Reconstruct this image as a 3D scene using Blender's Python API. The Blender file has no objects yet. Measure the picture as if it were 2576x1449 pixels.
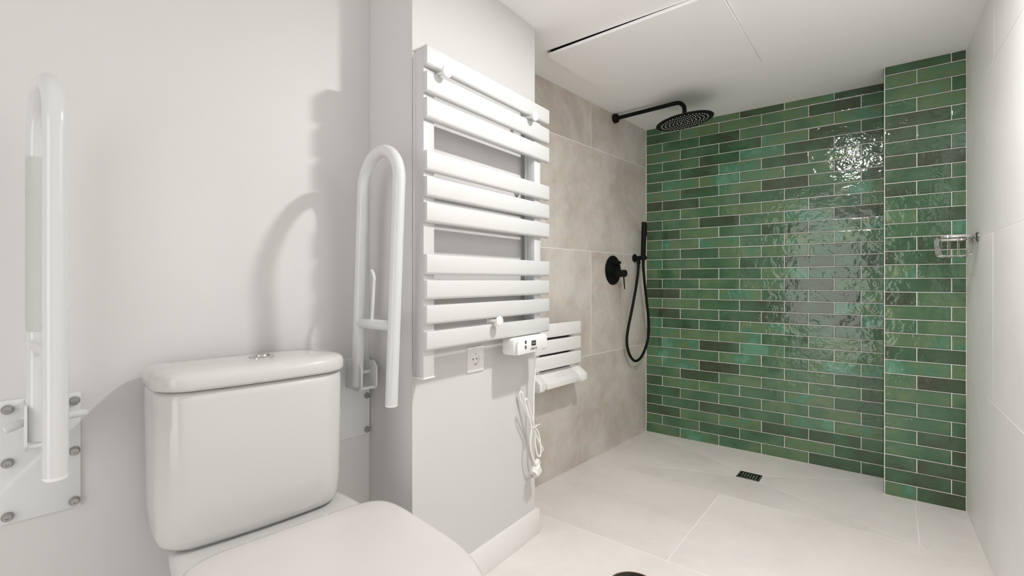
import bpy, bmesh, math, random
from mathutils import Vector, Matrix
random.seed(7)
R = math.radians
S = bpy.context.scene
C = S.collection

# ------------------------------------------------------------------ camera, world, exposure
H = 2.06                    # ceiling height
cam = bpy.data.objects.new('camera', bpy.data.cameras.new('camera'))
C.objects.link(cam)
cam.location = (0, 0, 1.03)
cam.rotation_euler = (R(90), 0, R(38.3))
cam.data.sensor_width = 36.0
cam.data.lens = 36.0 * 1200.0 / 2576.0
cam.data.shift_y = -18.5 / 2576.0
cam.data.clip_start = 0.02
S.camera = cam
W = bpy.data.worlds.new('world'); S.world = W
W.use_nodes = True
W.node_tree.nodes['Background'].inputs[0].default_value = (1, .99, .98, 1)
W.node_tree.nodes['Background'].inputs[1].default_value = 4.0      # the bright hall outside the doorway behind the camera
vs = S.view_settings
vs.view_transform = 'Standard'; vs.look = 'None'; vs.gamma = 1; vs.use_curve_mapping = False
vs.exposure = -0.40
S.cycles.diffuse_bounces = 12; S.cycles.max_bounces = 14; S.cycles.glossy_bounces = 3
S.cycles.use_light_tree = False; S.cycles.caustics_reflective = False
KEY_W = 29.0                # the downlight over the middle of the room
LIGHT_COL = (1.0, .985, .97)

# ------------------------------------------------------------------ materials
def nt(name):
    m = bpy.data.materials.new(name); m.use_nodes = True
    return m, m.node_tree, m.node_tree.nodes['Principled BSDF']
def plain(name, col, rough=.5, metal=0, bump=0, bscale=200, spec=.5, coat=0):
    m, t, b = nt(name)
    b.inputs['Base Color'].default_value = (*col, 1)
    b.inputs['Roughness'].default_value = rough
    b.inputs['Metallic'].default_value = metal
    b.inputs['Specular IOR Level'].default_value = spec
    b.inputs['Coat Weight'].default_value = coat
    g = t.nodes.new('ShaderNodeNewGeometry')
    n = t.nodes.new('ShaderNodeTexNoise'); n.inputs['Scale'].default_value = bscale
    t.links.new(g.outputs['Position'], n.inputs['Vector'])
    if bump:
        bp = t.nodes.new('ShaderNodeBump'); bp.inputs['Strength'].default_value = bump; bp.inputs['Distance'].default_value = .002
        t.links.new(n.outputs['Fac'], bp.inputs['Height']); t.links.new(bp.outputs['Normal'], b.inputs['Normal'])
    else:                   # a slight unevenness of gloss
        mr = t.nodes.new('ShaderNodeMapRange'); mr.inputs['To Min'].default_value = rough * .92; mr.inputs['To Max'].default_value = rough * 1.08
        t.links.new(n.outputs['Fac'], mr.inputs['Value']); t.links.new(mr.outputs['Result'], b.inputs['Roughness'])
    return m
def stone(name, c1, c2, c3, rough=.45, seed=0.0, bump=.08, sharp=.18, over=.16, var=.045):
    """concrete-look porcelain: cloudy blend of three tones, offset per piece"""
    m, t, b = nt(name); N = t.nodes; L = t.links
    g = N.new('ShaderNodeNewGeometry'); oi = N.new('ShaderNodeObjectInfo')
    ad = N.new('ShaderNodeVectorMath'); ad.operation = 'ADD'
    sc = N.new('ShaderNodeMath'); sc.operation = 'MULTIPLY_ADD'; sc.inputs[1].default_value = 37.0; sc.inputs[2].default_value = seed
    L.new(oi.outputs['Random'], sc.inputs[0]); L.new(g.outputs['Position'], ad.inputs[0]); L.new(sc.outputs[0], ad.inputs[1])
    n1 = N.new('ShaderNodeTexNoise'); n1.inputs['Scale'].default_value = 2.6; n1.inputs['Detail'].default_value = 7; n1.inputs['Roughness'].default_value = .62; n1.inputs['Distortion'].default_value = .25
    n2 = N.new('ShaderNodeTexNoise'); n2.inputs['Scale'].default_value = 26; n2.inputs['Detail'].default_value = 8; n2.inputs['Roughness'].default_value = .7
    L.new(ad.outputs[0], n1.inputs['Vector']); L.new(ad.outputs[0], n2.inputs['Vector'])
    r = N.new('ShaderNodeValToRGB'); e = r.color_ramp.elements
    e[0].position = .5 - sharp; e[0].color = (*c1, 1); e[1].position = .5 + sharp; e[1].color = (*c3, 1)
    k = e.new(.5); k.color = (*c2, 1)
    L.new(n1.outputs['Fac'], r.inputs['Fac'])
    mx = N.new('ShaderNodeMix'); mx.data_type = 'RGBA'; mx.blend_type = 'OVERLAY'; mx.inputs['Factor'].default_value = over
    L.new(r.outputs['Color'], mx.inputs[6]); L.new(n2.outputs['Color'], mx.inputs[7])
    hs = N.new('ShaderNodeHueSaturation'); hs.inputs['Saturation'].default_value = .85
    mr = N.new('ShaderNodeMapRange'); mr.inputs['To Min'].default_value = 1 - var; mr.inputs['To Max'].default_value = 1 + var
    L.new(oi.outputs['Random'], mr.inputs['Value']); L.new(mr.outputs['Result'], hs.inputs['Value'])
    L.new(mx.outputs[2], hs.inputs['Color']); L.new(hs.outputs['Color'], b.inputs['Base Color'])
    b.inputs['Roughness'].default_value = rough
    bp = N.new('ShaderNodeBump'); bp.inputs['Strength'].default_value = bump; bp.inputs['Distance'].default_value = .0015
    L.new(n2.outputs['Fac'], bp.inputs['Height']); L.new(bp.outputs['Normal'], b.inputs['Normal'])
    return m
def glaze():
    """hand-made green glaze: every tile its own green, mottled inside, thinner at the edges, wavy and glossy"""
    m, t, b = nt('green_glaze'); N = t.nodes; L = t.links
    g = N.new('ShaderNodeNewGeometry'); oi = N.new('ShaderNodeObjectInfo'); tc = N.new('ShaderNodeTexCoord')
    mu = N.new('ShaderNodeMath'); mu.operation = 'MULTIPLY'; mu.inputs[1].default_value = 91.0
    L.new(oi.outputs['Random'], mu.inputs[0])
    ad = N.new('ShaderNodeVectorMath'); ad.operation = 'ADD'
    L.new(g.outputs['Position'], ad.inputs[0]); L.new(mu.outputs[0], ad.inputs[1])
    n1 = N.new('ShaderNodeTexNoise'); n1.inputs['Scale'].default_value = 7; n1.inputs['Detail'].default_value = 5; n1.inputs['Roughness'].default_value = .55
    L.new(ad.outputs[0], n1.inputs['Vector'])
    r = N.new('ShaderNodeValToRGB'); cr = r.color_ramp
    stops = [(0, (.042, .054, .028)), (.2, (.044, .080, .038)), (.4, (.046, .116, .055)), (.6, (.070, .150, .075)), (.78, (.110, .178, .080)), (.9, (.062, .185, .108)), (1, (.105, .26, .165))]
    cr.elements[0].position = 0; cr.elements[0].color = (*stops[0][1], 1)
    cr.elements[1].position = 1; cr.elements[1].color = (*stops[-1][1], 1)
    for p, c in stops[1:-1]:
        k = cr.elements.new(p); k.color = (*c, 1)
    # ramp position = tile's own random value shifted by the mottling
    ma = N.new('ShaderNodeMath'); ma.operation = 'MULTIPLY_ADD'; ma.inputs[1].default_value = 1.15; ma.inputs[2].default_value = -.575
    L.new(n1.outputs['Fac'], ma.inputs[0])
    mb = N.new('ShaderNodeMath'); mb.operation = 'MULTIPLY_ADD'; mb.inputs[1].default_value = .76; mb.inputs[2].default_value = .14
    L.new(oi.outputs['Random'], mb.inputs[0])
    mc = N.new('ShaderNodeMath'); mc.operation = 'ADD'; mc.use_clamp = True
    L.new(ma.outputs[0], mc.inputs[0]); L.new(mb.outputs[0], mc.inputs[1]); L.new(mc.outputs[0], r.inputs['Fac'])
    # darker, browner glaze along the tile's rim
    sp = N.new('ShaderNodeSeparateXYZ'); L.new(tc.outputs['Generated'], sp.inputs[0])
    def rim(sock, p):
        a = N.new('ShaderNodeMath'); a.operation = 'MULTIPLY_ADD'; a.inputs[1].default_value = 2; a.inputs[2].default_value = -1
        L.new(sock, a.inputs[0])
        c = N.new('ShaderNodeMath'); c.operation = 'ABSOLUTE'; L.new(a.outputs[0], c.inputs[0])
        d = N.new('ShaderNodeMath'); d.operation = 'POWER'; d.inputs[1].default_value = p; L.new(c.outputs[0], d.inputs[0])
        return d.outputs[0]
    mxm = N.new('ShaderNodeMath'); mxm.operation = 'MAXIMUM'
    L.new(rim(sp.outputs['X'], 50), mxm.inputs[0]); L.new(rim(sp.outputs['Z'], 14), mxm.inputs[1])
    mf = N.new('ShaderNodeMath'); mf.operation = 'MULTIPLY'; mf.inputs[1].default_value = .6; L.new(mxm.outputs[0], mf.inputs[0])
    mx = N.new('ShaderNodeMix'); mx.data_type = 'RGBA'; mx.inputs[7].default_value = (.016, .022, .010, 1)
    L.new(mf.outputs[0], mx.inputs['Factor']); L.new(r.outputs['Color'], mx.inputs[6])
    L.new(mx.outputs[2], b.inputs['Base Color'])
    b.inputs['Roughness'].default_value = .07
    b.inputs['Specular IOR Level'].default_value = .62
    n2 = N.new('ShaderNodeTexNoise'); n2.inputs['Scale'].default_value = 21; n2.inputs['Detail'].default_value = 2.5; n2.inputs['Distortion'].default_value = .5
    n3 = N.new('ShaderNodeTexNoise'); n3.inputs['Scale'].default_value = 75; n3.inputs['Detail'].default_value = 2
    L.new(ad.outputs[0], n2.inputs['Vector']); L.new(ad.outputs[0], n3.inputs['Vector'])
    hm = N.new('ShaderNodeMath'); hm.operation = 'MULTIPLY_ADD'; hm.inputs[1].default_value = .16
    L.new(n3.outputs['Fac'], hm.inputs[0]); L.new(n2.outputs['Fac'], hm.inputs[2])
    bp = N.new('ShaderNodeBump')
    ws = N.new('ShaderNodeMapRange'); ws.inputs['To Min'].default_value = .35; ws.inputs['To Max'].default_value = 1.0     # some tiles flatter, some wavier
    fr_ = N.new('ShaderNodeMath'); fr_.operation = 'FRACT'; L.new(mu.outputs[0], fr_.inputs[0]); L.new(fr_.outputs[0], ws.inputs['Value']); L.new(ws.outputs['Result'], bp.inputs['Strength'])
    bp.inputs['Distance'].default_value = .0034
    L.new(hm.outputs[0], bp.inputs['Height']); L.new(bp.outputs['Normal'], b.inputs['Normal'])
    return m
M = {
 'paint': plain('white_wall_paint', (.62, .614, .609), .55, bump=.03, bscale=320),
 'ceil': plain('white_ceiling_paint', (.945, .94, .935), .6, bump=.04, bscale=260),
 'skirt': plain('white_lacquer', (.80, .785, .775), .35),
 'grout': plain('white_grout', (.84, .82, .79), .8, bump=.25, bscale=500),
 'joint': plain('pale_joint', (.90, .875, .85), .8, bump=.2, bscale=500),
 'taupe': stone('taupe_stone', (.49, .425, .37), (.585, .525, .47), (.66, .615, .57), .42, 3.1, sharp=.12, over=.28),
 'grey': stone('pale_grey_stone', (.82, .815, .805), (.86, .855, .848), (.89, .887, .88), .45, 11.7, var=.012),
 'floor': stone('beige_grey_stone', (.72, .67, .64), (.77, .73, .70), (.81, .775, .745), .42, 5.3),
 'glaze': glaze(),
 'ceramic': plain('white_glazed_ceramic', (.58, .576, .566), .1, spec=.5),
 'seat': plain('white_seat_plastic', (.62, .588, .578), .22),
 'steel': plain('white_powder_coat', (.60, .599, .597), .33),
 'rail': plain('white_coated_tube', (.63, .637, .637), .18, coat=.3),
 'sleeve': plain('grey_ribbed_grip', (.54, .55, .53), .5, bump=.5, bscale=900),
 'plate': plain('pale_grey_coated_plate', (.66, .675, .68), .35),
 'plastic': plain('white_plastic', (.80, .79, .78), .3),
 'cable': plain('white_cable', (.80, .79, .77), .42),
 'chrome': plain('chrome', (.60, .59, .58), .12, 1),
 'dark_chrome': plain('dull_steel', (.42, .41, .40), .25, 1),
 'siphon': plain('dark_mirror_steel', (.10, .11, .10), .12, 1),
 'rust': plain('brown_rusty_ring', (.10, .05, .03), .5),
 'black': plain('matt_black_metal', (.006, .007, .006), .5, spec=.14),
 'print': plain('black_print', (.02, .02, .02), .4),
 'grey_led': plain('grey_segments', (.3, .3, .29), .5),
 'rubber': plain('pale_rubber_nozzle', (.78, .77, .74), .5),
 'void': plain('hatch_gap_shade', (.02, .018, .016), .9),  # darkness of the hatch opening, put into the colour
 'gap': plain('slat_gap_shade', (.07, .06, .05), .6),  # shade between the bench slats, put into the colour
}
def emit(name, col, st):
    m, t, b = nt(name)
    b.inputs['Emission Color'].default_value = (*col, 1); b.inputs['Emission Strength'].default_value = st
    return m
M['lens'] = emit('lit_lens', LIGHT_COL, 6.0)

# ------------------------------------------------------------------ helpers
def smooth(me, ang=40):
    bm = bmesh.new(); bm.from_mesh(me)
    bmesh.ops.recalc_face_normals(bm, faces=bm.faces)
    lim = R(ang)
    for f in bm.faces: f.smooth = True
    for e in bm.edges:
        if len(e.link_faces) == 2 and e.calc_face_angle(0) > lim: e.smooth = False
    bm.to_mesh(me); bm.free()
def obj(name, bm, mat, parent=None, ang=40):
    me = bpy.data.meshes.new(name); bm.to_mesh(me); bm.free()
    smooth(me, ang)
    me.materials.append(M[mat] if isinstance(mat, str) else mat)
    o = bpy.data.objects.new(name, me); C.objects.link(o)
    if parent: o.parent = parent
    return o
def tag(o, label, cat, group=None):
    o['label'] = label; o['category'] = cat
    if group: o['group'] = group
    return o
def thing(name, label, cat, loc=(0, 0, 0), rz=0, group=None):
    o = bpy.data.objects.new(name, None); C.objects.link(o); o.empty_display_size = .05
    o.location = loc; o.rotation_euler = (0, 0, R(rz))
    return tag(o, label, cat, group)
def struct(name, bm, mat, parent=None):
    o = obj(name, bm, mat, parent)
    if not parent: o['kind'] = 'structure'
    return o
def bx(x0, x1, y0, y1, z0, z1, bev=0, seg=2, bm=None):
    b = bmesh.new()
    bmesh.ops.create_cube(b, size=1)
    bmesh.ops.scale(b, vec=(x1 - x0, y1 - y0, z1 - z0), verts=b.verts)
    bmesh.ops.translate(b, vec=((x0 + x1) / 2, (y0 + y1) / 2, (z0 + z1) / 2), verts=b.verts)
    if bev: bmesh.ops.bevel(b, geom=b.edges[:], offset=bev, segments=seg, profile=.5, affect='EDGES')
    return merge(bm, b)
def merge(bm, b):
    if bm is None: return b
    me = bpy.data.meshes.new('tmp'); b.to_mesh(me); b.free(); bm.from_mesh(me); bpy.data.meshes.remove(me)
    return bm
def prism(poly, a0, a1, axis='y', bev=0, bm=None):
    """poly in (x,z) extruded along y; or (x,y) extruded along z; or (y,z) along x"""
    def P(p, a):
        return {'y': (p[0], a, p[1]), 'z': (p[0], p[1], a), 'x': (a, p[0], p[1])}[axis]
    b = bmesh.new()
    v0 = [b.verts.new(P(p, a0)) for p in poly]; v1 = [b.verts.new(P(p, a1)) for p in poly]
    b.faces.new(v0); b.faces.new(v1[::-1])
    n = len(poly)
    for i in range(n): b.faces.new((v0[i], v1[i], v1[(i + 1) % n], v0[(i + 1) % n]))
    bmesh.ops.recalc_face_normals(b, faces=b.faces)
    if bev: bmesh.ops.bevel(b, geom=b.edges[:], offset=bev, segments=2, profile=.5, affect='EDGES')
    return merge(bm, b)
def loft(rings, bm=None, cap=True):
    b = bmesh.new(); V = [[b.verts.new(p) for p in r] for r in rings]; n = len(rings[0])
    for a, c in zip(V, V[1:]):
        for i in range(n): b.faces.new((a[i], a[(i + 1) % n], c[(i + 1) % n], c[i]))
    if cap: b.faces.new(V[0][::-1]); b.faces.new(V[-1])
    return merge(bm, b)
def lathe(prof, n=32, mat=None, bm=None):
    """prof of (radius, height) about z, then moved by mat"""
    rings = [[(r * math.cos(2 * math.pi * i / n), r * math.sin(2 * math.pi * i / n), h) for i in range(n)] for r, h in prof]
    b = loft(rings)
    if mat: bmesh.ops.transform(b, matrix=mat, verts=b.verts)
    return merge(bm, b)
def catmull(pts, sub=8):
    P = [Vector(p) for p in pts]; P = [2 * P[0] - P[1]] + P + [2 * P[-1] - P[-2]]; out = []
    for i in range(1, len(P) - 2):
        a, b, c, d = P[i - 1:i + 3]
        for s in range(sub):
            t = s / sub
            out.append(.5 * (2 * b + (c - a) * t + (2 * a - 5 * b + 4 * c - d) * t * t + (3 * b - a - 3 * c + d) * t ** 3))
    return out + [P[-2]]
def tube(pts, r, n=14, bm=None, closed=False):
    P = [Vector(p) for p in pts]; m = len(P); rings = []
    t0 = (P[1] - P[0]).normalized()
    up = Vector((0, 0, 1)) if abs(t0.z) < .9 else Vector((0, 1, 0))
    nrm = (up - t0 * up.dot(t0)).normalized(); prev = t0
    for i in range(m):
        a = P[(i - 1) % m] if (i > 0 or closed) else P[0]
        c = P[(i + 1) % m] if (i < m - 1 or closed) else P[-1]
        t = (c - a).normalized()
        nrm = (prev.rotation_difference(t) @ nrm); nrm = (nrm - t * nrm.dot(t)).normalized(); prev = t
        bi = t.cross(nrm); rr = r[i] if isinstance(r, (list, tuple)) else r
        rings.append([P[i] + rr * (math.cos(2 * math.pi * k / n) * nrm + math.sin(2 * math.pi * k / n) * bi) for k in range(n)])
    if closed:
        rings.append(rings[0])
        b = loft(rings, cap=False); bmesh.ops.remove_doubles(b, verts=b.verts, dist=1e-6)
        return merge(bm, b)
    return loft(rings, bm)
def arc(c, r, a0, a1, n, plane='xz'):
    out = []
    for i in range(n + 1):
        a = R(a0 + (a1 - a0) * i / n); u, v = r * math.cos(a), r * math.sin(a)
        out.append((c[0] + u, c[1], c[2] + v) if plane == 'xz' else (c[0] + u, c[1] + v, c[2]) if plane == 'xy' else (c[0], c[1] + u, c[2] + v))
    return out
AX = Matrix.Rotation(R(90), 4, 'Y')           # turns a lathe's z axis to +x
def at(x, y, z): return Matrix.Translation((x, y, z))

# ------------------------------------------------------------------ the plan of the room
A = Vector((-1.305, 3.137)); A_ROT = -3.7      # shower wall, left   (local x = out of the wall, local y = along it)
E = Vector((-1.132, 1.583)); E_ROT = 2.0       # boxed-out wall that carries the radiator
F = Vector((-1.109, .927))
G = Vector((-1.312, .920)); G_ROT = -6.0       # wall behind the toilet
D = Vector((.272, 2.925)); D_ROT = 1.6         # right wall
YB, YC, XC = 3.135, 2.925, -.0175              # back wall, its boxed-out column, column's left edge
YF = -1.35                                     # wall behind the camera
def placed(o, p, rz): o.location = (p[0], p[1], 0); o.rotation_euler = (0, 0, R(rz)); return o

# ------------------------------------------------------------------ floor
floor = struct('floor', bx(-2.0, .6, YF - 1.5, 3.3, -.12, -.022), 'joint')
g = .0016
def floor_tile(poly, zs=None):
    """poly of (x,y), inset by half a joint; zs gives each corner's height (falls towards the drain)"""
    n = len(poly); P = [Vector(p) for p in poly]; c = sum(P, Vector((0, 0))) / n; Q = []
    for i in range(n):
        a, b_, d = P[i - 1], P[i], P[(i + 1) % n]
        e1 = (b_ - a).normalized(); e2 = (d - b_).normalized()
        n1 = Vector((-e1.y, e1.x)); n2 = Vector((-e2.y, e2.x))
        k = 1 + n1.dot(n2)
        Q.append(b_ + (n1 + n2) * (g / max(k, .25)))
    zs = zs or [0] * n
    b = bmesh.new()
    lo = [b.verts.new((q.x, q.y, -.021)) for q in Q]; hi = [b.verts.new((q.x, q.y, z)) for q, z in zip(Q, zs)]
    b.faces.new(lo[::-1]); b.faces.new(hi)
    for i in range(n): b.faces.new((lo[i], lo[(i + 1) % n], hi[(i + 1) % n], hi[i]))
    return obj('floor_tile', b, 'floor', floor)
# joint filler just under the tile faces
flat = obj('joint_bed', bx(-1.6, .45, YF, 2.43, -.0215, -.0004), 'joint', floor)
rows = [(YF, -1.07, .2), (-1.07, -.37, -.64), (-.37, .33, .0), (.33, 1.03, -.64), (1.03, 1.73, -.02), (1.73, 2.43, -.64)]
for y0, y1, xj in rows:
    xs = [-1.7] + [xj + 1.2 * k for k in (-1, 0, 1) if -1.65 < xj + 1.2 * k < .4] + [.42]
    for x0, x1 in zip(xs, xs[1:]):
        floor_tile([(x0, y0), (x1, y0), (x1, y1), (x0, y1)])
dx0, dx1, dy0, dy1, dz = -.638, -.526, 2.725, 2.822, -.009
sx0, sx1, sy0, sy1 = -1.42, .095, 2.43, 3.17
fl = [((sx0, sy0), (sx1, sy0), (dx1, dy0), (dx0, dy0)), ((sx1, sy0), (sx1, sy1), (dx1, dy1), (dx1, dy0)),
      ((sx1, sy1), (sx0, sy1), (dx0, dy1), (dx1, dy1)), ((sx0, sy1), (sx0, sy0), (dx0, dy0), (dx0, dy1))]
bed = bmesh.new()
for q in fl:
    floor_tile(q, [0, 0, dz, dz])
    lo = [bed.verts.new((p[0], p[1], z - .0005)) for p, z in zip(q, (0, 0, dz, dz))]; bed.faces.new(lo)
bmesh.ops.remove_doubles(bed, verts=bed.verts, dist=1e-5)
obj('joint_bed', bed, 'joint', floor)
floor_tile([(sx1, sy0), (.42, sy0), (.42, 3.17), (sx1, 3.17)])
obj('joint_bed', bx(.08, .11, sy0, sy1, -.0215, -.0004), 'joint', floor)

# ------------------------------------------------------------------ back wall with hand-made green tiles
back = struct('wall_back', bx(-1.6, .6, YB, YB + .15, -.1, H + .1), 'grout')
col = struct('wall_back_column', bx(XC, .6, YC, YB + .02, -.1, H + .1), 'grout')
PX, PZ, JN = .2392, H / 31.66, .0034
_tm = {}
def tile_mesh(w, h):
    key = (round(w, 4), round(h, 4))
    if key in _tm: return _tm[key]
    b = bmesh.new(); c = .0016; t = .0027; a, d = w / 2, h / 2
    rings = [[(-a, 0, -d), (a, 0, -d), (a, 0, d), (-a, 0, d)], [(-a, -t * .6, -d), (a, -t * .6, -d), (a, -t * .6, d), (-a, -t * .6, d)],
             [(-a + c * .4, -t * .9, -d + c * .4), (a - c * .4, -t * .9, -d + c * .4), (a - c * .4, -t * .9, d - c * .4), (-a + c * .4, -t * .9, d - c * .4)],
             [(-a + c * 1.6, -t, -d + c * 1.6), (a - c * 1.6, -t, -d + c * 1.6), (a - c * 1.6, -t, d - c * 1.6), (-a + c * 1.6, -t, d - c * 1.6)]]
    V = [[b.verts.new(p) for p in r] for r in rings]
    for p, q in zip(V, V[1:]):
        for i in range(4): b.faces.new((p[i], p[(i + 1) % 4], q[(i + 1) % 4], q[i]))
    b.faces.new(V[-1])
    bmesh.ops.recalc_face_normals(b, faces=b.faces)
    me = bpy.data.meshes.new('tile'); b.to_mesh(me); b.free()
    for p in me.polygons: p.use_smooth = False
    me.materials.append(M['glaze']); _tm[key] = me
    return me
def tile_field(parent, x0, x1, y, j_even, j_odd):
    n = 32
    for r in range(n):
        z0, z1 = r * PZ, min((r + 1) * PZ, H)
        j = j_even if r % 2 == 0 else j_odd
        xs = [x0 - JN / 2] + sorted(j + PX * k for k in range(-12, 13) if x0 + .012 < j + PX * k < x1 - .012) + [x1 + JN / 2]
        for a, b_ in zip(xs, xs[1:]):
            o = bpy.data.objects.new('tile', tile_mesh(b_ - a - JN, z1 - z0 - JN))
            C.objects.link(o); o.parent = parent
            o.location = ((a + b_) / 2 + random.uniform(-.0004, .0004), y + random.uniform(-.0002, .0008), (z0 + z1) / 2 + random.uniform(-.0003, .0003))
            o.rotation_euler = (random.gauss(0, .0045), random.gauss(0, .0012), random.gauss(0, .0025))
dl = .012                                      # the back wall runs a touch away from the room's square
back.rotation_euler.z = dl
back.location = Vector((A.x, YB, 0)) - Matrix.Rotation(dl, 3, 'Z') @ Vector((A.x, YB, 0))
tile_field(back, A.x + .004, XC - .004, YB, -1.072, -1.1915)
tile_field(col, XC + .0035, D.x - .002, YC, .103, .2225)
for r in range(32):                            # the column's narrow side, one tile to a row
    z0, z1 = r * PZ, min((r + 1) * PZ, H)
    o = bpy.data.objects.new('tile', tile_mesh(.203, z1 - z0 - JN)); C.objects.link(o); o.parent = col
    o.location = (XC, YC + .0045 + .1015, (z0 + z1) / 2); o.rotation_euler = (random.gauss(0, .003), 0, R(-90) + random.gauss(0, .002))

# ------------------------------------------------------------------ stone-tiled side walls
def stone_wall(name, p, rz, sgn, t_end, joints, mat):
    """sgn +1: room on local +x, -1: room on local -x.  t runs from 0 (the back corner) to t_end (< 0)"""
    w = placed(struct(name, bx(-.15 if sgn > 0 else .0006, -.0006 if sgn > 0 else .15, t_end, .06, -.1, H + .1), 'joint'), p, rz)
    zs = [0, .6, 1.2, 1.8, H]
    for i, js in enumerate(joints):
        ts = [0.03] + [j for j in js] + [t_end]
        for a, b_ in zip(ts, ts[1:]):
            x0, x1 = (-.012, 0) if sgn > 0 else (0, .012)
            gg = .0015
            o = obj('wall_tile', bx(x0, x1, b_ + gg, a - gg, zs[i] + (gg if i else -.01), zs[i + 1] - (gg if i < 3 else -.01), .0006, 1), mat, w)
    return w
stone_wall('wall_left', A, A_ROT, 1, -1.75, [[-1.26], [-.692], [-1.26], [-.692]], 'taupe')
stone_wall('wall_right', D, D_ROT, -1, -4.35, [[-1.16, -2.36, -3.56], [-.561, -1.761, -2.961, -4.16], [-1.16, -2.36, -3.56], [-.575, -1.775, -2.975, -4.17]], 'grey')

# ------------------------------------------------------------------ white plastered walls
nE = Vector((math.cos(R(E_ROT)), math.sin(R(E_ROT)))); uE = Vector((-nE.y, nE.x))
uG = Vector((math.sin(R(-G_ROT)), math.cos(R(-G_ROT))))
Gend = G - uG * 2.35
struct('wall_left_middle', prism([(F.x, F.y), (E.x, E.y), (E.x - .28, E.y - .01), (E.x - .45, 1.2), (G.x - .02, G.y)], -.1, H + .1, 'z'), 'paint')
struct('wall_left_front', prism([(G.x, G.y), (Gend.x, Gend.y), (Gend.x - .15, Gend.y), (G.x - .15, G.y + .05)], -.1, H + .1, 'z'), 'paint')
dw0, dw1, dwh = -1.02, -.08, 2.0                # open doorway behind the camera
wf = bx(-1.8, dw0, YF - .12, YF, -.1, H + .1); wf = bx(dw1, .6, YF - .12, YF, -.1, H + .1, bm=wf); wf = bx(dw0, dw1, YF - .12, YF, dwh, H + .1, bm=wf)
struct('wall_front', wf, 'paint')
# skirting round the boxed-out wall
bbm = bx(0, .014, -.653, .014, 0, .103, .0015)
bbm = bx(-.23, 0.0, 0, .014, 0, .103, .0015, bm=bbm)
placed(struct('baseboard_left', bbm, 'skirt'), E, E_ROT)

# ------------------------------------------------------------------ ceiling with an access hatch
hx0, hx1, hy0, hy1 = -1.205, -.468, 1.776, 2.500
cb = bx(-2.0, hx0, YF - .1, 3.3, H, H + .014)
cb = bx(hx1, .6, YF - .1, 3.3, H, H + .014, bm=cb)
cb = bx(hx0, hx1, YF - .1, hy0, H, H + .014, bm=cb)
cb = bx(hx0, hx1, hy1, 3.3, H, H + .014, bm=cb)
ceiling = struct('ceiling', cb, 'ceil')
obj('hatch_void', bx(hx0 - .03, hx1 + .03, hy0 - .03, hy1 + .03, H + .0145, H + .12), 'void', ceiling)  # near-black block painting the shade seen through the hatch gap
e_ = .0022
def hatch():
    b = bmesh.new(); th = .013
    cs = [(hx0 + e_, hy0 + e_, H - .0235), (hx1 - e_, hy0 + e_, H - .0105), (hx1 - e_, hy1 - e_, H), (hx0 + e_, hy1 - e_, H - .001)]
    lo = [b.verts.new(c) for c in cs]; hi = [b.verts.new((c[0], c[1], c[2] + th)) for c in cs]
    b.faces.new(lo[::-1]); b.faces.new(hi)
    for i in range(4): b.faces.new((lo[i], lo[(i + 1) % 4], hi[(i + 1) % 4], hi[i]))
    bmesh.ops.subdivide_edges(b, edges=b.edges[:], cuts=5, use_grid_fill=True)
    return b
tag(obj('ceiling_hatch', hatch(), 'ceil'), 'white square access panel in the ceiling, one corner hanging open', 'hatch')

# ------------------------------------------------------------------ ceiling downlights (out of the frame, above the middle and behind the camera)
def downlight(x, y, w, r, label):
    t = thing('ceiling_downlight', label, 'lamp', (x, y, H), 0, 'round recessed ceiling downlights')
    obj('trim_ring', lathe([(r, 0), (r + .012, 0), (r + .014, -.004), (r + .004, -.007), (r, -.005)], 40), 'steel', t)
    obj('lens', lathe([(r - .001, 0), (r - .001, -.002)], 40), 'lens', t)
    l = bpy.data.lights.new('lamp', 'AREA'); l.shape = 'DISK'; l.size = 2 * r; l.energy = w; l.color = LIGHT_COL
    lo = bpy.data.objects.new('lamp', l); C.objects.link(lo); lo.location = (0, 0, -.009); lo.parent = t
downlight(-.19, 1.385, KEY_W, .045, 'round recessed downlight in the ceiling beside the access panel')

# ------------------------------------------------------------------ toilet
def rrect(x0, x1, hw, rf, rb, z, bow=0, n=8, yc=0):
    """plan ring of a tank: x1 = front; rounded front and back corners, front slightly bowed"""
    pts = []
    def corner(cx, cy, r, a0):
        for i in range(n + 1):
            a = R(a0 + 90 * i / n); pts.append((cx + r * math.cos(a), cy + r * math.sin(a)))
    corner(x1 - rf, hw - rf, rf, 0); 
    corner(x0 + rb, hw - rb, rb, 90); corner(x0 + rb, -hw + rb, rb, 180); corner(x1 - rf, -hw + rf, rf, 270)
    m = 8
    ya, yb = -hw + rf, hw - rf
    for i in range(1, m): pts.append((x1, ya + (yb - ya) * i / m))
    out = []
    for x, y in pts:
        s = max(0, (x - x0) / (x1 - x0)); out.append((x + bow * s * max(0, 1 - (y / hw) ** 2), yc + y, z))
    return out
T0 = (-1.128, .512); T_ROT = -7.0
toilet = thing('toilet', 'white ceramic close-coupled toilet with closed lid', 'toilet', (T0[0], T0[1], 0), T_ROT)
tank = loft([rrect(-.178, -.026, .180, .05, .02, .4595, .013), rrect(-.184, -.018, .189, .055, .02, .462, .014), rrect(-.188, -.012, .1945, .058, .02, .470, .014),
             rrect(-.191, -.0085, .198, .06, .02, .484, .014), rrect(-.193, -.006, .2, .06, .02, .53, .014), rrect(-.195, -.004, .2015, .06, .02, .65, .014),
             rrect(-.195, -.004, .2025, .06, .02, .775, .014), rrect(-.194, -.006, .2015, .06, .02, .789, .014), rrect(-.19, -.011, .197, .058, .02, .795, .013)])
obj('tank', tank, 'ceramic', toilet, 60)
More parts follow.
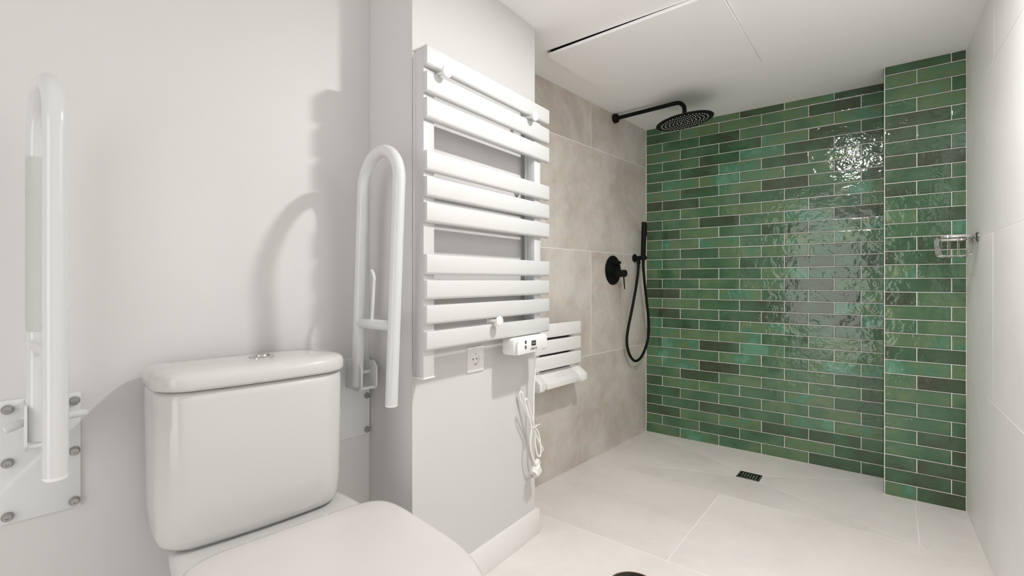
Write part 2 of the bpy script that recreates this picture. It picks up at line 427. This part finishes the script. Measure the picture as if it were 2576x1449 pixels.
lid = loft([rrect(-.194, -.008, .199, .06, .025, .797, .014), rrect(-.199, .001, .2065, .064, .025, .800, .014), rrect(-.200, .003, .2085, .065, .025, .806, .014),
            rrect(-.200, .003, .2085, .065, .025, .822, .014), rrect(-.199, .000, .2065, .064, .025, .830, .014), rrect(-.194, -.007, .200, .06, .025, .836, .013), rrect(-.18, -.025, .182, .05, .02, .8395, .011),
            rrect(-.14, -.06, .14, .03, .02, .841, .006)])
lid_o = obj('tank_lid', lid, 'ceramic', toilet, 60)
bm = lathe([(.0285, 0), (.0285, .002), (.026, .0035), (.0185, .004)], 36, at(-.095, .02, .8405))
bm = lathe([(.018, .0035), (.018, .006), (.016, .0085), (.008, .0095)], 36, at(-.095, .02, .8405), bm)
o = obj('flush_button', bm, 'chrome', lid_o); o['label'] = 'round chrome flush button'
def egg(xb, xf, xc, hw, z, nb=7.0, nf=2.3, n=64, yc=.027):
    out = []
    for i in range(n):
        a = 2 * math.pi * i / n; c, s = math.cos(a), math.sin(a)
        p = nf if c >= 0 else nb
        x = abs(c) ** (2 / p) * (1 if c >= 0 else -1) * ((xf - xc) if c >= 0 else (xc - xb)); y = abs(s) ** (2 / p) * (1 if s >= 0 else -1) * hw
        out.append((xc + x, yc + y, z))
    return out
bowl = loft([egg(-.16, .24, .05, .115, 0, 5, 2.4, yc=.015), egg(-.16, .24, .05, .115, .04, 5, 2.4, yc=.015), egg(-.165, .25, .05, .118, .16, 5, 2.4, yc=.015), egg(-.17, .36, .10, .145, .28, 5, 2.3, yc=.02),
             egg(-.18, .50, .18, .185, .37, 5, 2.2, yc=.022), egg(-.185, .585, .25, .203, .415, 5, 2.2, yc=.022), egg(-.186, .60, .27, .207, .435, 5, 2.2, yc=.022), egg(-.184, .60, .27, .205, .447, 5, 2.2, yc=.022), egg(-.178, .592, .27, .198, .4535, 5, 2.2, yc=.022), egg(-.17, .58, .27, .188, .455, 5, 2.2, yc=.022)])
obj('bowl', bowl, 'ceramic', toilet, 60)
neck = loft([rrect(-.18, -.02, .186, .05, .02, .452, .012), rrect(-.178, -.028, .178, .05, .02, .455, .012), rrect(-.176, -.032, .174, .05, .02, .461, .012)])
obj('tank_gasket', neck, 'ceramic', toilet, 60)
ring = loft([egg(.10, .605, .33, .205, .4555), egg(.096, .612, .33, .211, .458), egg(.096, .612, .33, .211, .465), egg(.10, .605, .33, .206, .468)])
obj('seat', ring, 'seat', toilet, 60)
slid = loft([egg(.098, .618, .33, .214, .469), egg(.092, .626, .33, .221, .471), egg(.090, .629, .33, .223, .476), egg(.091, .628, .33, .222, .484), egg(.096, .620, .33, .217, .489),
             egg(.106, .605, .33, .206, .4918), egg(.15, .55, .33, .165, .4935), egg(.25, .42, .33, .07, .4945)])
obj('seat_lid', slid, 'seat', toilet, 60)
for s in (-1, 1):
    obj('hinge', lathe([(.012, 0), (.013, .004), (.013, .016), (.009, .02)], 20, at(.075, .027 + s * .085, .455)), 'plastic', toilet)

# ------------------------------------------------------------------ hinged grab rails either side of the toilet
def rail(label, yplate, yrear, yfront, tilt, paper, yfork):
    t = thing('grab_rail', label, 'grab rail', (G.x, G.y, 0), G_ROT, 'fold-up grab rails beside the toilet')
    p = obj('wall_plate', bx(.0005, .006, yplate - .121, yplate, .540, .789, .002), 'plate', t)
    for yy in (yplate - .0105, yplate - .110):
        for zz in (.771, .663, .555):
            b = lathe([(.0095, .006), (.0095, .0075), (.0075, .0095), (.0072, .0125), (.0062, .0145), (.0035, .0145), (.0032, .0115)], 20, at(0, yy, zz) @ AX)
            o = obj('bolt', b, 'dark_chrome', p)
    yc = yfork
    for s in (-1, 1):       # the two cheeks of the hinge bracket
        fl_ = [(.005, .700), (.088, .700), (.102, .712), (.102, .772), (.085, .787), (.005, .787)]
        obj('bracket_cheek', prism(fl_, yc + s * .0245 - .0025, yc + s * .0245 + .0025, 'y', .0012), 'rail', t)
    obj('bracket_stop', tube([(.088, yc - .0245, .708), (.088, yc + .0245, .708)], .0045, 10), 'rail', t)
    # hinge pin with a tapered lever on one end
    pin = tube([(.062, yc - .03, .752), (.062, yc + .03, .752)], .006, 12)
    if not paper:
     pin = tube([(.062, yc + .027, .752), (.062, yc + .034, .752), (.062, yc + .064, .754), (.062, yc + .068, .754)], [.0075, .0075, .007, .003], 14, pin)
     pin = tube([(.062, yc - .027, .752), (.064, yc - .032, .751), (.068, yc - .044, .747), (.070, yc - .052, .744), (.071, yc - .055, .743)], [.006, .0085, .0085, .0075, .003], 14, pin)
    obj('hinge_pin', pin, 'rail', t)
    r = .0172; xr, zb, zt, sp = .070, .715, 1.300, .186; rad = sp / 2
    L = [(xr, zb)] + [(xr, zb + (zt - zb) * i / 6) for i in range(1, 6)]
    pts = [(x, 0, z) for x, z in L] + arc((xr + rad, 0, zt), rad, 180, 0, 18) + [(xr + sp, 0, zt - (zt - .692) * i / 6) for i in range(1, 7)]
    def bend(p):            # lean of the raised rail and its slight turn on the hinge
        x, y, z = p; dx = (z - .74) * math.tan(R(tilt))
        return (x + dx, yrear + (yfront - yrear) * (x - xr) / sp, z)
    pts = [bend(p) for p in pts]
    fr = obj('tube_frame', tube(pts, r, 24), 'rail', t)
    x, y, z = bend((xr + sp, 0, .692))
    obj('end_cap', lathe([(r * .97, .001), (r * .99, -.002), (r * .9, -.006), (r * .6, -.0075)], 24, at(x, y, z)), 'plastic', fr)
    a, b_ = bend((xr + .010, 0, .905)), bend((xr + sp - .010, 0, .905))
    obj('cross_bar', tube([a, b_], .0150, 20), 'rail', t)
    if not paper:
        obj('grip_sleeve', tube([bend((xr, 0, .93)), bend((xr, 0, 1.1)), bend((xr, 0, 1.272))], r + .0006, 24), 'sleeve', t)
    if paper:
        q = [bend((xr + .072, 0, .915)), bend((xr + .074, 0, .96)), bend((xr + .076, 0, 1.02)), bend((xr + .076, 0, 1.04)), bend((xr + .062, 0, 1.06))]
        obj('roll_holder', tube(catmull(q, 6), .0045, 10), 'rail', t)
    return t
rail('white fold-up grab rail in the wall corner, between toilet and radiator', -.001, -.078, -.074, 3.6, True, -.056)
rail('white fold-up grab rail at the left edge, left of the toilet tank', -.690, -.7575, -.7385, 0.4, False, -.7500)

# ------------------------------------------------------------------ electric towel radiator
RADP = (E.x - .018 * nE.x + .030 * uE.x, E.y - .018 * nE.y + .030 * uE.y, -.0205); RADS = (1, 1.019, 1.0199)
rad = thing('towel_radiator', 'white flat-bar electric towel radiator with control unit and hanging cable', 'radiator', RADP, E_ROT); rad.scale = RADS
bars = [(1.630, 1.687), (1.556, 1.614), (1.483, 1.542), (1.337, 1.394), (1.265, 1.322), (1.193, 1.250), (1.047, 1.104), (.977, 1.031), (.907, .961), (.834, .888)]
def bar(z0, z1):
    h = z1 - z0
    pr = [(.0865, z0 + .004), (.0885, z0), (.0955, z0), (.0990, z0 + .0015), (.1020, z0 + .0050), (.1028, z0 + .009), (.1028, z1 - .005), (.1018, z1 - .002), (.0995, z1 - .0004), (.096, z1), (.0865, z1 - .001)]
    return prism(pr, -.694, -.053, 'y', 0)
for z0, z1 in bars:
    b = bar(z0, z1)
    bmesh.ops.bevel(b, geom=[e for e in b.edges if abs(e.verts[0].co.y - e.verts[1].co.y) < 1e-6], offset=.0015, segments=2, profile=.5, affect='EDGES')
    obj('bar', b, 'steel', rad, 32)
for y0, y1, zb in ((-.692, -.650, .757), (-.132, -.090, .800)):
    po = obj('post', bx(.052, .0862, y0, y1, zb, 1.683, .0025), 'steel', rad)
    obj('post_back', bx(.0385, .0512, y0 + .0015, y1 - .0015, zb + .002, 1.680, .002), 'steel', po)
    obj('post_cap', bx(.040, .0885, y0 - .0012, y1 + .0012, zb - .004, zb + .0005, .001), 'plastic', po)
    obj('post_cap', bx(.037, .0885, y0 - .001, y1 + .001, 1.6835, 1.688, .0015), 'plastic', po)
    for zz in (1.365, .934):
        obj('wall_bracket', lathe([(.013, .0200), (.013, .028), (.009, .030), (.009, .086)], 18, at(0, (y0 + y1) / 2 + (.045 if y0 < -.5 else -.045), zz) @ AX), 'plastic', rad)
# control unit under the lowest bar
def stadium(x0, x1, y0, y1, z0, z1, r):
    pts = []
    for cy, a0 in ((y1 - r, 0), (y0 + r, 90)):
        pass
    return bx(x0, x1, y0, y1, z0, z1, r, 4)
cu = obj('control_unit', stadium(.056, .1225, -.300, -.090, .771, .8315, .014), 'plastic', rad)
pts = [(-.292, .7745), (-.145, .7745), (-.142, .7775), (-.142, .8245), (-.145, .8275), (-.285, .8275), (-.2945, .820), (-.298, .800), (-.2975, .780)]
obj('front_panel', prism(pts, .1215, .1285, 'x', .0015), 'plastic', cu)
for zz in (.8155, .7975):
    bt = obj('button', lathe([(.0060, .1283), (.0060, .1292), (.005, .1296)], 24, at(0, -.250, zz) @ AX), 'print', cu)
dsp = obj('display', bx(.1283, .1290, -.2135, -.1860, .7985, .8165, 0), 'print', cu)
def text(body, size, x, y, z, mat, parent, name, bold=0):
    cu_ = bpy.data.curves.new('t', 'FONT'); cu_.body = body; cu_.size = size; cu_.align_x = 'CENTER'; cu_.align_y = 'CENTER'; cu_.extrude = .0002; cu_.offset = bold
    to = bpy.data.objects.new('t', cu_); C.objects.link(to)
    me = bpy.data.meshes.new_from_object(to.evaluated_get(bpy.context.evaluated_depsgraph_get()))
    bpy.data.objects.remove(to)
    me.transform(Matrix.Translation((x, y, z)) @ Matrix.Rotation(R(90), 4, 'Z') @ Matrix.Rotation(R(90), 4, 'X'))
    me.materials.clear(); me.materials.append(M[mat])
    o = bpy.data.objects.new(name, me); C.objects.link(o); o.parent = parent
    return o
text('CREATE', .0118, .1288, -.1990, .7875, 'print', cu, 'lettering', .0001)
text('888', .0125, .12925, -.1998, .8075, 'grey_led', cu, 'display_digits')
text('P', .0075, .1298, -.250, .8155, 'rubber', cu, 'button_mark')
ic = tube(arc((.1298, -.250, .7975), .0022, 120, 420, 14, 'yz'), .0004, 6)
obj('button_mark', ic, 'rubber', cu)
# power cable: drops from the unit, tied into loops, plug at its end
cx_ = .058
def cp(l): return [(cx_ + dx, y, z) for y, z, dx in l]
path = [(-.105, .775, .012), (-.092, .70, .004), (-.094, .62, 0), (-.099, .53, 0), (-.102, .475, .002), (-.088, .44, .004), (-.062, .40, .006), (-.042, .372, .006), (-.040, .362, .003), (-.050, .372, 0), (-.068, .41, 0), (-.092, .468, -.002),
        (-.115, .515, -.008), (-.135, .565, -.012), (-.147, .602, -.016), (-.1545, .612, -.02), (-.1575, .604, -.024), (-.150, .58, -.024), (-.132, .545, -.018), (-.106, .485, -.008),
        (-.090, .44, .0), (-.088, .40, .002), (-.080, .366, .004), (-.070, .350, .006), (-.060, .354, .008), (-.060, .39, .008), (-.072, .44, .006), (-.098, .474, .004),
        (-.120, .52, .006), (-.146, .568, .010), (-.160, .590, .012), (-.167, .589, .010), (-.166, .575, .008), (-.152, .545, .006), (-.118, .478, .004), (-.122, .440, .004), (-.125, .415, .004), (-.120, .385, .004), (-.108, .355, .004), (-.098, .338, .004)]
cab = obj('power_cable', tube(catmull(cp(path), 6), .0036, 10), 'cable', rad)
tie = tube([(cx_ + .013 * math.cos(a), -.098 + .014 * math.sin(a), .474 + .002 * math.sin(a * 2)) for a in [2 * math.pi * i / 20 for i in range(20)]], .0018, 8, closed=True)
tie = tube([(cx_ + .010, -.100, .474), (cx_ + .018, -.116, .478)], .0013, 6, tie)
tie = tube([(cx_ + .010, -.096, .474), (cx_ + .018, -.074, .479)], .0013, 6, tie)
obj('cable_tie', tie, 'cable', cab)
# plug, hanging aslant
pm = at(cx_ + .006, -.080, .304) @ Matrix.Rotation(R(28), 4, 'X')
pb = bx(-.014, .014, -.020, .012, -.019, .019, .006, 3)
pb = bx(-.009, .009, -.004, .022, .010, .034, .005, 2, pb)
pb = lathe([(.0165, 0), (.0175, .004), (.0175, .010)], 20, at(0, -.028, 0) @ Matrix.Rotation(R(-90), 4, 'X'), pb)
bmesh.ops.transform(pb, matrix=pm, verts=pb.verts)
obj('plug', pb, 'cable', cab)
nk = tube(catmull([(cx_ + .004, -.099, .340), (cx_ + .005, -.094, .333), (cx_ + .006, -.088, .326)], 4), .0048, 10)
obj('strain_relief', nk, 'cable', cab)
for s in (-1, 1):
    pp = tube([(s * .0075, -.026, s * .006), (s * .0075, -.047, s * .006)], .0023, 10)
    bmesh.ops.transform(pp, matrix=pm, verts=pp.verts)
    obj('plug_pin', pp, 'dark_chrome', cab)

# loose knob hooks hung in the gaps of the radiator
def hook(y, z, where):
    t = thing('knob_hook', 'white mushroom-shaped knob hook on the radiator, ' + where, 'hook', RADP, E_ROT, 'knob hooks on the towel radiator'); t.scale = RADS
    obj('knob', lathe([(.0055, .112), (.0065, .116), (.012, .1195), (.0165, .123), (.0175, .1265), (.0165, .130), (.012, .1325), (.005, .1335)], 28, at(0, y, z) @ AX), 'plastic', t)
    obj('stem', lathe([(.0055, .080), (.0055, .104), (.0062, .113)], 18, at(0, y, z) @ AX), 'plastic', t)
    obj('clip', bx(.078, .0815, y - .008, y + .008, z - .016, z + .014, .001), 'plastic', t)
hook(-.640, 1.6215, 'upper left of the three')
hook(-.189, 1.6215, 'upper right of the three')
hook(-.397, .8975, 'lowest of the three, above the socket')

# ------------------------------------------------------------------ wall socket under the radiator
so = thing('wall_socket', 'white square wall socket under the radiator', 'socket', (E.x, E.y, 0), E_ROT)
sy, sz = -.374, .7605
fr = bx(.0003, .010, sy - .0425, sy + .0425, sz - .0425, sz + .0425, .0015)
def ringplate(y, z, hw, r, x0, x1, n=40):
    """square plate with a round hole"""
    b = bmesh.new(); o1, i1, o0, i0 = [], [], [], []
    for i in range(n):
        a = 2 * math.pi * i / n; c, s = math.cos(a), math.sin(a); k = hw / max(abs(c), abs(s))
        o1.append(b.verts.new((x1, y + k * c, z + k * s))); i1.append(b.verts.new((x1, y + r * c, z + r * s)))
        o0.append(b.verts.new((x0, y + k * c, z + k * s))); i0.append(b.verts.new((x0, y + r * c, z + r * s)))
    for i in range(n):
        j = (i + 1) % n
        b.faces.new((o1[i], o1[j], i1[j], i1[i])); b.faces.new((o0[i], o0[j], o1[j], o1[i])); b.faces.new((i1[i], i1[j], i0[j], i0[i]))
    return b
fr.free()
obj('cover_plate', ringplate(sy, sz, .042, .0195, .0003, .0060), 'plastic', so)
obj('socket_well', lathe([(.0195, .0004), (.0195, .001), (.001, .001)], 32, at(0, sy, sz) @ AX), 'plastic', so)
for s in (-1, 1):
    obj('pin_hole', lathe([(.0026, .001), (.0026, .0016), (.001, .0016)], 14, at(0, sy + s * .0095, sz) @ AX), 'print', so)
    obj('earth_clip', bx(.001, .0055, sy - .003, sy + .003, sz + s * .0185 - .0012, sz + s * .0185 + .0012, .0003, 1), 'dark_chrome', so)

# ------------------------------------------------------------------ folding shower seat on the stone wall
st = thing('folding_shower_bench', 'white folding slatted shower seat, folded up against the stone wall', 'seat', (A.x, A.y, 0), A_ROT)
ya, yb = -1.312, -.925
for z0, z1 in ((.751, .818), (.673, .740), (.597, .663)):
    obj('slat', bx(.066, .090, ya, yb, z0, z1, .008, 3), 'plastic', st)
for yy in (-1.262, -.975):
    obj('seat_arm', bx(.046, .0655, yy - .014, yy + .014, .560, .800, .003), 'plastic', st)
obj('shaded_back_frame', bx(.0005, .052, ya + .064, yb - .064, .545, .790, .003), 'gap', st)  # set close behind the slats and coloured dark to paint their gap shade
we = [(.0005, .612), (.050, .612), (.066, .585), (.122, .546), (.122, .512), (.112, .504), (.0005, .498)]
for y0, y1 in ((ya - .004, ya + .034), (yb - .032, yb + .006)):
    obj('end_bracket', prism(we, y0, y1, 'y', .002), 'plastic', st)
cv = [(.030, .585), (.058, .585), (.070, .574), (.1175, .538), (.1175, .512), (.030, .504)]
cvr = obj('hinge_cover', prism(cv, ya + .058, yb - .056, 'y', .002), 'plastic', st)
obj('maker_bar', prism([(.0905, .5605), (.0965, .556), (.0970, .5565), (.091, .561)], -1.15, -1.08, 'y'), 'skirt', cvr)
for y0, y1 in ((ya + .034, ya + .058), (yb - .056, yb - .032)):
    obj('hinge_link', prism([(.030, .592), (.060, .592), (.108, .540), (.108, .515), (.030, .508)], y0, y1, 'y', .0015), 'plastic', st)
obj('screw_hole', lathe([(.0035, 0), (.0035, .001)], 12, at(.058, ya - .0042, .54) @ Matrix.Rotation(R(90), 4, 'X')), 'print', st)

# ------------------------------------------------------------------ black rain shower
rs = thing('rain_shower', 'matt black rain shower with wall arm and round head under the ceiling', 'shower head', (A.x, A.y, 0), A_ROT)
fy, fz = -.4307, 2.030
obj('wall_flange', lathe([(.027, .0005), (.0275, .004), (.0275, .010), (.0265, .022), (.022, .026)], 32, at(0, fy, fz) @ AX), 'black', rs)
hx = .4417; br = .05
pts = [(.02, fy, fz), (.1, fy, fz), (.2, fy, fz), (.3, fy, fz)] + arc((hx - br, fy, fz - br), br, 90, 0, 12) + [(hx, fy, 1.965), (hx, fy, 1.945)]
obj('arm', tube(pts, .0115, 18), 'black', rs)
HD = at(hx, fy, 1.918) @ Matrix.Rotation(R(-8), 4, Vector((-.60, .80, 0)))
b = lathe([(.012, .030), (.018, .026), (.018, .014), (.024, .008), (.10, .0055), (.150, .003), (.1535, 0), (.1530, -.003), (.150, -.0045), (.08, -.005)], 64, HD)
hd = obj('head', b, 'black', rs, 50)
nz = bmesh.new()
for k in range(1, 7):
    n = 6 * k + 2
    for i in range(n):
        a = 2 * math.pi * (i + .3 * k) / n; r = .0205 * k
        lathe([(.0031, -.0045), (.0029, -.0064), (.0017, -.0070)], 8, HD @ at(r * math.cos(a), r * math.sin(a), 0), nz)
o = obj('nozzles', nz, 'rubber', hd); o['kind'] = 'stuff'; o['label'] = 'rings of small pale rubber nozzles'

# ------------------------------------------------------------------ black mixer
mx = thing('shower_mixer', 'matt black round shower mixer with lever on the stone wall', 'mixer', (A.x, A.y, 0), A_ROT)
my, mz = -.450, 1.094
obj('cover_disc', lathe([(.0895, .0005), (.090, .003), (.0885, .007), (.080, .008)], 56, at(0, my, mz) @ AX), 'black', mx)
obj('lever_body', lathe([(.0225, .006), (.0225, .062), (.0215, .064), (.0195, .065), (.0215, .066), (.0215, .088), (.019, .091)], 32, at(0, my, 1.074) @ AX), 'black', mx)
obj('lever', tube([(.076, my, 1.056), (.079, my, 1.02), (.083, my, .978)], [.0042, .0038, .0035], 12), 'black', mx)
obj('diverter', lathe([(.014, .006), (.013, .03), (.010, .046), (.0075, .047), (.0075, .056)], 24, at(0, my, 1.140) @ AX), 'black', mx)

# ------------------------------------------------------------------ hand shower in its wall holder
hh = thing('hand_shower', 'matt black stick hand shower in a wall holder with hanging hose', 'hand shower', (A.x, A.y, 0), A_ROT)
oy, oz = -.176, 1.178
obj('wall_flange', lathe([(.0245, .0005), (.025, .004), (.025, .012), (.0235, .014)], 32, at(0, oy, oz) @ AX), 'black', hh)
obj('holder_arm', lathe([(.0125, .012), (.0125, .084), (.0115, .0865)], 24, at(0, oy, oz) @ AX), 'black', hh)
obj('hose_outlet', lathe([(.0095, .004), (.0095, -.012), (.0115, -.014), (.0115, -.032)], 24, at(.034, oy, oz - .008)), 'black', hh)
cr_ = lathe([(.0175, -.015), (.0175, .015), (.0155, .017)], 28, at(.073, -.190, oz))
obj('cradle', cr_, 'black', hh)
hs = hh
stx = tube([(.073, -.190, 1.196), (.0745, -.186, 1.300), (.076, -.182, 1.408)], .0160, 24)
stx = tube([(.0735, -.1895, 1.150), (.0735, -.190, 1.200)], .0095, 18, stx)
hsk = obj('handset', stx, 'black', hs)
obj('spray_face', bx(.068, .0925, -.190, -.1745, 1.318, 1.404, .003), 'black', hsk)
hose = [(.034, -.178, 1.142), (.034, -.180, 1.11), (.035, -.204, 1.017), (.038, -.270, .855), (.04, -.331, .72), (.041, -.345, .632), (.042, -.307, .556), (.045, -.239, .514), (.052, -.165, .540), (.060, -.104, .63), (.065, -.095, .741), (.069, -.132, .887), (.072, -.168, 1.017), (.0735, -.188, 1.11), (.0735, -.1895, 1.160)]
obj('hose', tube(catmull(hose, 8), .0085, 14), 'black', hs)

# ------------------------------------------------------------------ chrome soap basket on the right wall
sb = thing('soap_basket', 'small chrome wire soap basket on the right wall', 'basket', (D.x, D.y, 0), D_ROT)
y0, y1, x0, x1, zr = -.335, -.115, -.122, -.012, 1.203
def ribbon(pts, h, w):
    """closed flat band standing on edge"""
    n = len(pts); b = bmesh.new(); V = []
    c = sum((Vector(p) for p in pts), Vector()) / n
    for p in pts:
        p = Vector(p); d = (p - c); d.z = 0; d.normalize(); q = p - d * w
        V.append([b.verts.new(p + Vector((0, 0, h))), b.verts.new(p), b.verts.new(q), b.verts.new(q + Vector((0, 0, h)))])
    for i in range(n):
        a, e = V[i], V[(i + 1) % n]
        for j in range(4): b.faces.new((a[j], a[(j + 1) % 4], e[(j + 1) % 4], e[j]))
    return b
rc = .03
loop = arc((x1 - .02, y1 - .02, zr), .02, 0, 90, 6, 'xy') + arc((x0 + rc, y1 - rc, zr), rc, 90, 180, 8, 'xy') + arc((x0 + rc, y0 + rc, zr), rc, 180, 270, 8, 'xy') + arc((x1 - .02, y0 + .02, zr), .02, 270, 360, 6, 'xy')
obj('rim_band', ribbon(loop, .009, .0015), 'chrome', sb)
def wire(p): return tube(catmull(p, 5), .0016, 8)
for yy in (-.300, -.262, -.225, -.188, -.150):
    obj('wire', wire([(x0 + .002, yy, zr + .004), (x0 + .003, yy, zr - .03), (x0 + .008, yy, zr - .062), (x0 + .02, yy, zr - .070), (-.066, yy, zr - .071), (x1 - .02, yy, zr - .070), (x1 - .008, yy, zr - .062), (x1 - .003, yy, zr - .03), (x1 - .002, yy, zr + .004)]), 'chrome', sb)
for xx in (-.095, -.066, -.037):
    obj('wire', wire([(xx, y0 + .002, zr + .004), (xx, y0 + .003, zr - .03), (xx, y0 + .008, zr - .064), (xx, y0 + .02, zr - .0735), (xx, -.225, zr - .0742), (xx, y1 - .02, zr - .0735), (xx, y1 - .008, zr - .064), (xx, y1 - .003, zr - .03), (xx, y1 - .002, zr + .004)]), 'chrome', sb)
for yy in (-.285, -.165):
    d_ = obj('wall_disc', lathe([(.019, -.0003), (.019, -.004), (.016, -.007), (.007, -.008), (.006, -.0125)], 32, at(0, yy, zr + .002) @ AX), 'dark_chrome', sb)

# ------------------------------------------------------------------ things on the floor
fd = thing('floor_drain', 'small square black drain grate in the shower floor', 'drain', ((dx0 + dx1) / 2, (dy0 + dy1) / 2, dz))
hw, hh_ = (dx1 - dx0) / 2 - .002, (dy1 - dy0) / 2 - .002
fb = bx(-hw, hw, -hh_, -hh_ + .006, -.010, .0012); fb = bx(-hw, hw, hh_ - .006, hh_, -.010, .0012, bm=fb)
fb = bx(-hw, -hw + .006, -hh_, hh_, -.010, .0012, bm=fb); fb = bx(hw - .006, hw, -hh_, hh_, -.010, .0012, bm=fb)
obj('frame', fb, 'chrome', fd)
gr = obj('grate', bx(-hw + .008, hw - .008, -hh_ + .008, hh_ - .008, -.008, .0010, .0006, 1), 'black', fd)
for i in range(6):
    for j in range(6):
        x = -.034 + i * .0136; y = -.027 + j * .0108
        obj('slot', bx(x - .0042, x + .0042, y - .0026, y + .0026, .0006, .0013, .0003, 1), 'dark_chrome', gr)
sc_ = thing('siphon_cover', 'round dark metal siphon cover in the floor at the bottom edge', 'drain cover', (-.672, 1.510, 0))
obj('rim', lathe([(.083, 0), (.083, .003), (.080, .005), (.0755, .004), (.0755, .002)], 56), 'rust', sc_)
obj('cover', lathe([(.075, .0005), (.075, .0032), (.07, .0042), (.02, .0046)], 56), 'siphon', sc_)
for k, (x, y, s) in enumerate(((-.87, 2.574, .0075), (-.747, 1.837, .006), (-1.006, 1.783, .005), (-.603, 2.089, .0055), (-.54, 1.81, .0035))):
    b = bmesh.new(); bmesh.ops.create_icosphere(b, subdivisions=1, radius=s)
    for v in b.verts: v.co *= random.uniform(.7, 1.15)
    bmesh.ops.scale(b, vec=(1, 1, .5), verts=b.verts)
    o = obj('plaster_crumb', b, 'grout'); zf = -.009 * .45 if y > 2.43 else 0
    o.location = (x, y, zf + s * .45)
    tag(o, ['small white plaster crumb on the shower floor left of the drain', 'small white plaster crumb near the joint right of the skirting', 'small white plaster crumb closest to the skirting end',
            'small white plaster crumb in the middle of the floor, right of the cross joint', 'tiniest white crumb near the bottom edge of the floor'][k], 'crumb', 'plaster crumbs on the floor')
